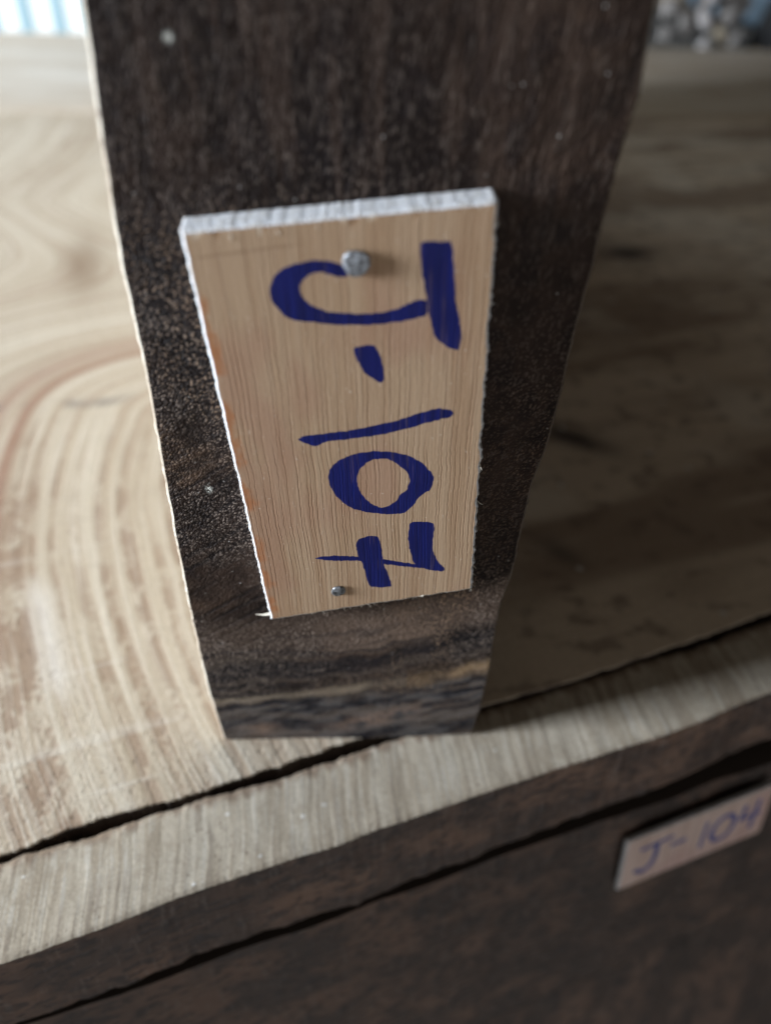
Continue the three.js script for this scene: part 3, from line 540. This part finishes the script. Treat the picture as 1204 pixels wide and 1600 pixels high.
// ------------------------------------------------------------------ what lies beyond the far end of the plank
{
  const floor = put('ground', new THREE.PlaneGeometry(8, 8).rotateX(-Math.PI / 2).translate(0, -0.62, 0), mat('dirt', makeMaps(256, 256, (u, v) => { const n = fbm(u * 40, v * 40, 501, 4); const c = mix3([0.1, 0.085, 0.07], [0.2, 0.175, 0.15], n); return [c[0], c[1], c[2], n, 0.95]; }), 0.01));
  floor.userData.kind = 'structure';
  // low ledge with rubble behind the plank on the right
  const ledge = put('ledge', new THREE.BoxGeometry(1.1, 0.5, 0.5).translate(0.82, -0.3, -1.19), mat('ledge_dirt', makeMaps(256, 256, (u, v) => { const n = fbm(u * 30, v * 30, 511, 4); const c = mix3([0.09, 0.085, 0.075], [0.26, 0.24, 0.21], step(0.35, 0.7, n)); return [c[0], c[1], c[2], n, 0.95]; }), 0.01));
  ledge.userData.kind = 'structure';
  const shapes = [0, 1, 2, 3].map((k) => {
    const g = mergeVertices(new THREE.IcosahedronGeometry(1, 3).deleteAttribute('uv').deleteAttribute('normal')), p = g.attributes.position;
    for (let i = 0; i < p.count; i++) { const a = p.getX(i), b = p.getY(i), c = p.getZ(i), n = 0.5 + 0.95 * fbm(a * 1.3 + k * 9 + 20, b * 1.3 + c * 1.1 + 30, 520 + k, 3); p.setXYZ(i, a * n, b * n * 0.72, c * n); }
    g.computeVertexNormals(); return g;
  });
  const tones = [flat('pale_stone', [0.4, 0.37, 0.35], 0.8), flat('grey_stone', [0.165, 0.15, 0.135], 0.85), flat('tan_stone', [0.2, 0.165, 0.115], 0.9)];
  const S = [[0.449, 0.01, -1.05, 0.016, 1], [0.47, -0.004, -1.03, 0.013, 1], [0.497, 0.004, -1.04, 0.013, 0], [0.486, -0.022, -1.0, 0.01, 0], [0.505, 0.026, -1.06, 0.011, 0], [0.53, 0.0, -1.05, 0.014, 1], [0.532, -0.013, -1.01, 0.01, 1], [0.548, -0.024, -0.98, 0.009, 2], [0.462, 0.018, -1.09, 0.015, 2], [0.52, 0.016, -1.1, 0.018, 1], [0.56, 0.01, -1.1, 0.02, 1], [0.44, -0.012, -1.02, 0.012, 1], [0.515, -0.012, -1.02, 0.011, 2]];
  const names = ['grey stone beyond the plank end nearest the beam', 'grey stone low beside the beam edge beyond the plank', 'pale white stone in the middle of the rubble beyond the plank', 'small pale stone lying lowest and nearest the plank end', 'whitish stone highest in the rubble at the top edge', 'grey stone right of the white stone in the rubble', 'small grey stone below another grey one in the rubble', 'small tan stone beside the black block', 'tan stone at the back of the rubble near the beam', 'wide grey stone at the back of the rubble', 'largest grey stone at the back right of the rubble', 'grey stone at the front left of the rubble', 'tan stone between the pale stones of the rubble'];
  S.forEach(([x, y, z, r, t], i) => {
    const o = put('stone' + (i ? '_' + String(i).padStart(3, '0') : ''), shapes[i % 4], tones[t]); o.position.set(x, y, z); o.scale.set(r * (0.8 + 0.5 * LAT[i * 9]), r * (0.55 + 0.6 * LAT[i * 9 + 3]), r); o.rotation.set(i, i * 2.1, i * 0.7);
    o.userData = { label: names[i], category: 'stone', group: 'stones heaped beyond the far end of the plank' };
  });
  const bk = new THREE.ExtrudeGeometry(new THREE.Shape([[-0.05, -0.045], [0.06, -0.05], [0.06, 0.045], [-0.032, 0.03]].map((p) => new THREE.Vector2(...p))), { depth: 0.06, bevelSize: 0.006, bevelThickness: 0.006, bevelSegments: 2 });
  const block = put('block', bk, flat('black_block', [0.004, 0.004, 0.004], 1)); block.position.set(0.63, 0.008, -1.06);
  block.userData = { label: 'black block at the right edge beyond the plank', category: 'block' };
  // bluish barrel-like drum edge at the top right
  const dr = new THREE.LatheGeometry([[0, 0], [0.17, 0], [0.18, 0.01], [0.18, 0.11], [0.186, 0.118], [0.18, 0.126], [0.18, 0.24], [0.172, 0.25], [0, 0.25]].map((p) => new THREE.Vector2(...p)), 40);
  const drum = put('drum', dr, flat('blue_drum', [0.1, 0.15, 0.19], 0.55)); drum.position.set(0.77, -0.03, -1.32);
  drum.userData = { label: 'blurred blue grey drum at the top right corner', category: 'drum' };
}
{
  // bright ribbed translucent sheet behind the plank on the left
  const root = thing('translucent_sheet', 'bright ribbed translucent sheet at the top left behind the plank', 'sheet', [SHEET.x, SHEET.y - SHEET.h / 2, SHEET.z]);
  const glow = new THREE.MeshStandardMaterial({ color: new THREE.Color().setRGB(0.12, 0.13, 0.13), roughness: 0.8, emissive: new THREE.Color().setRGB(0.93, 1, 1.02), emissiveIntensity: 1.1 }); glow.name = 'sheet_glow';
  const dim = new THREE.MeshStandardMaterial({ color: new THREE.Color().setRGB(0.06, 0.08, 0.09), roughness: 0.8, emissive: new THREE.Color().setRGB(0.5, 0.8, 0.95), emissiveIntensity: 0.75 }); dim.name = 'sheet_rib';
  const pitch = 0.04, n = Math.round(SHEET.w / pitch);
  const pan = new THREE.BoxGeometry(pitch - 0.008, SHEET.h, 0.004), rib = new THREE.CylinderGeometry(0.0085, 0.0085, SHEET.h, 10);
  for (let i = 0; i < n; i++) {
    const x = -SHEET.w / 2 + (i + 0.5) * pitch;
    put('sheet_panel', pan, glow, root).position.set(x, SHEET.h / 2, 0);
    if (i) put('rib', rib, dim, root).position.set(x - pitch / 2, SHEET.h / 2, 0.002);
  }
}
{
  // the opening at the left that lights the whole scene
  const root = thing('window', 'bright window opening beyond the left side of the picture', 'window', [WIN.x - 0.02, WIN.y, WIN.z]);
  const pane = new THREE.MeshStandardMaterial({ color: 0xffffff, roughness: 1, emissive: new THREE.Color().setRGB(0.93, 0.98, 1), emissiveIntensity: 4 }); pane.name = 'window_glow';
  put('pane', new THREE.BoxGeometry(0.01, WIN.h, WIN.w), pane, root);
  const frontFill = thing('front_fill', 'wide dim fill light added behind the viewer, in front of the stack', 'front_fill', [FRONT_FILL.x, FRONT_FILL.y, FRONT_FILL.z + 0.02]);
  const sky2 = new THREE.MeshStandardMaterial({ color: 0xffffff, roughness: 1, emissive: new THREE.Color().setRGB(0.96, 0.98, 1), emissiveIntensity: 0.6 }); sky2.name = 'front_fill_glow';
  put('opening', new THREE.BoxGeometry(FRONT_FILL.w, FRONT_FILL.h, 0.01), sky2, frontFill);  // added glow panel of the front fill, out of view
  const fm = flat('window_frame_wood', [0.2, 0.15, 0.11], 0.8);
  const bar = (sy, sz, y, z) => put('frame', new THREE.BoxGeometry(0.05, sy, sz), fm, root).position.set(-0.01, y, z);
  bar(0.06, WIN.w + 0.12, WIN.h / 2 + 0.031, 0); bar(0.06, WIN.w + 0.12, -WIN.h / 2 - 0.031, 0); for (const k of [-1, 1]) put('fill_side', new THREE.BoxGeometry(0.08, FRONT_FILL.h, 0.06), fm, frontFill).position.set(k * (FRONT_FILL.w / 2 + 0.041), 0, 0);
  put('fill_top', new THREE.BoxGeometry(FRONT_FILL.w + 0.162, 0.08, 0.06), fm, frontFill).position.set(0, FRONT_FILL.h / 2 + 0.041, 0);  // frame pieces added around the front fill
  bar(WIN.h, 0.06, 0, WIN.w / 2 + 0.031); bar(WIN.h, 0.06, 0, -WIN.w / 2 - 0.031);
}

renderer.render(scene, camera);
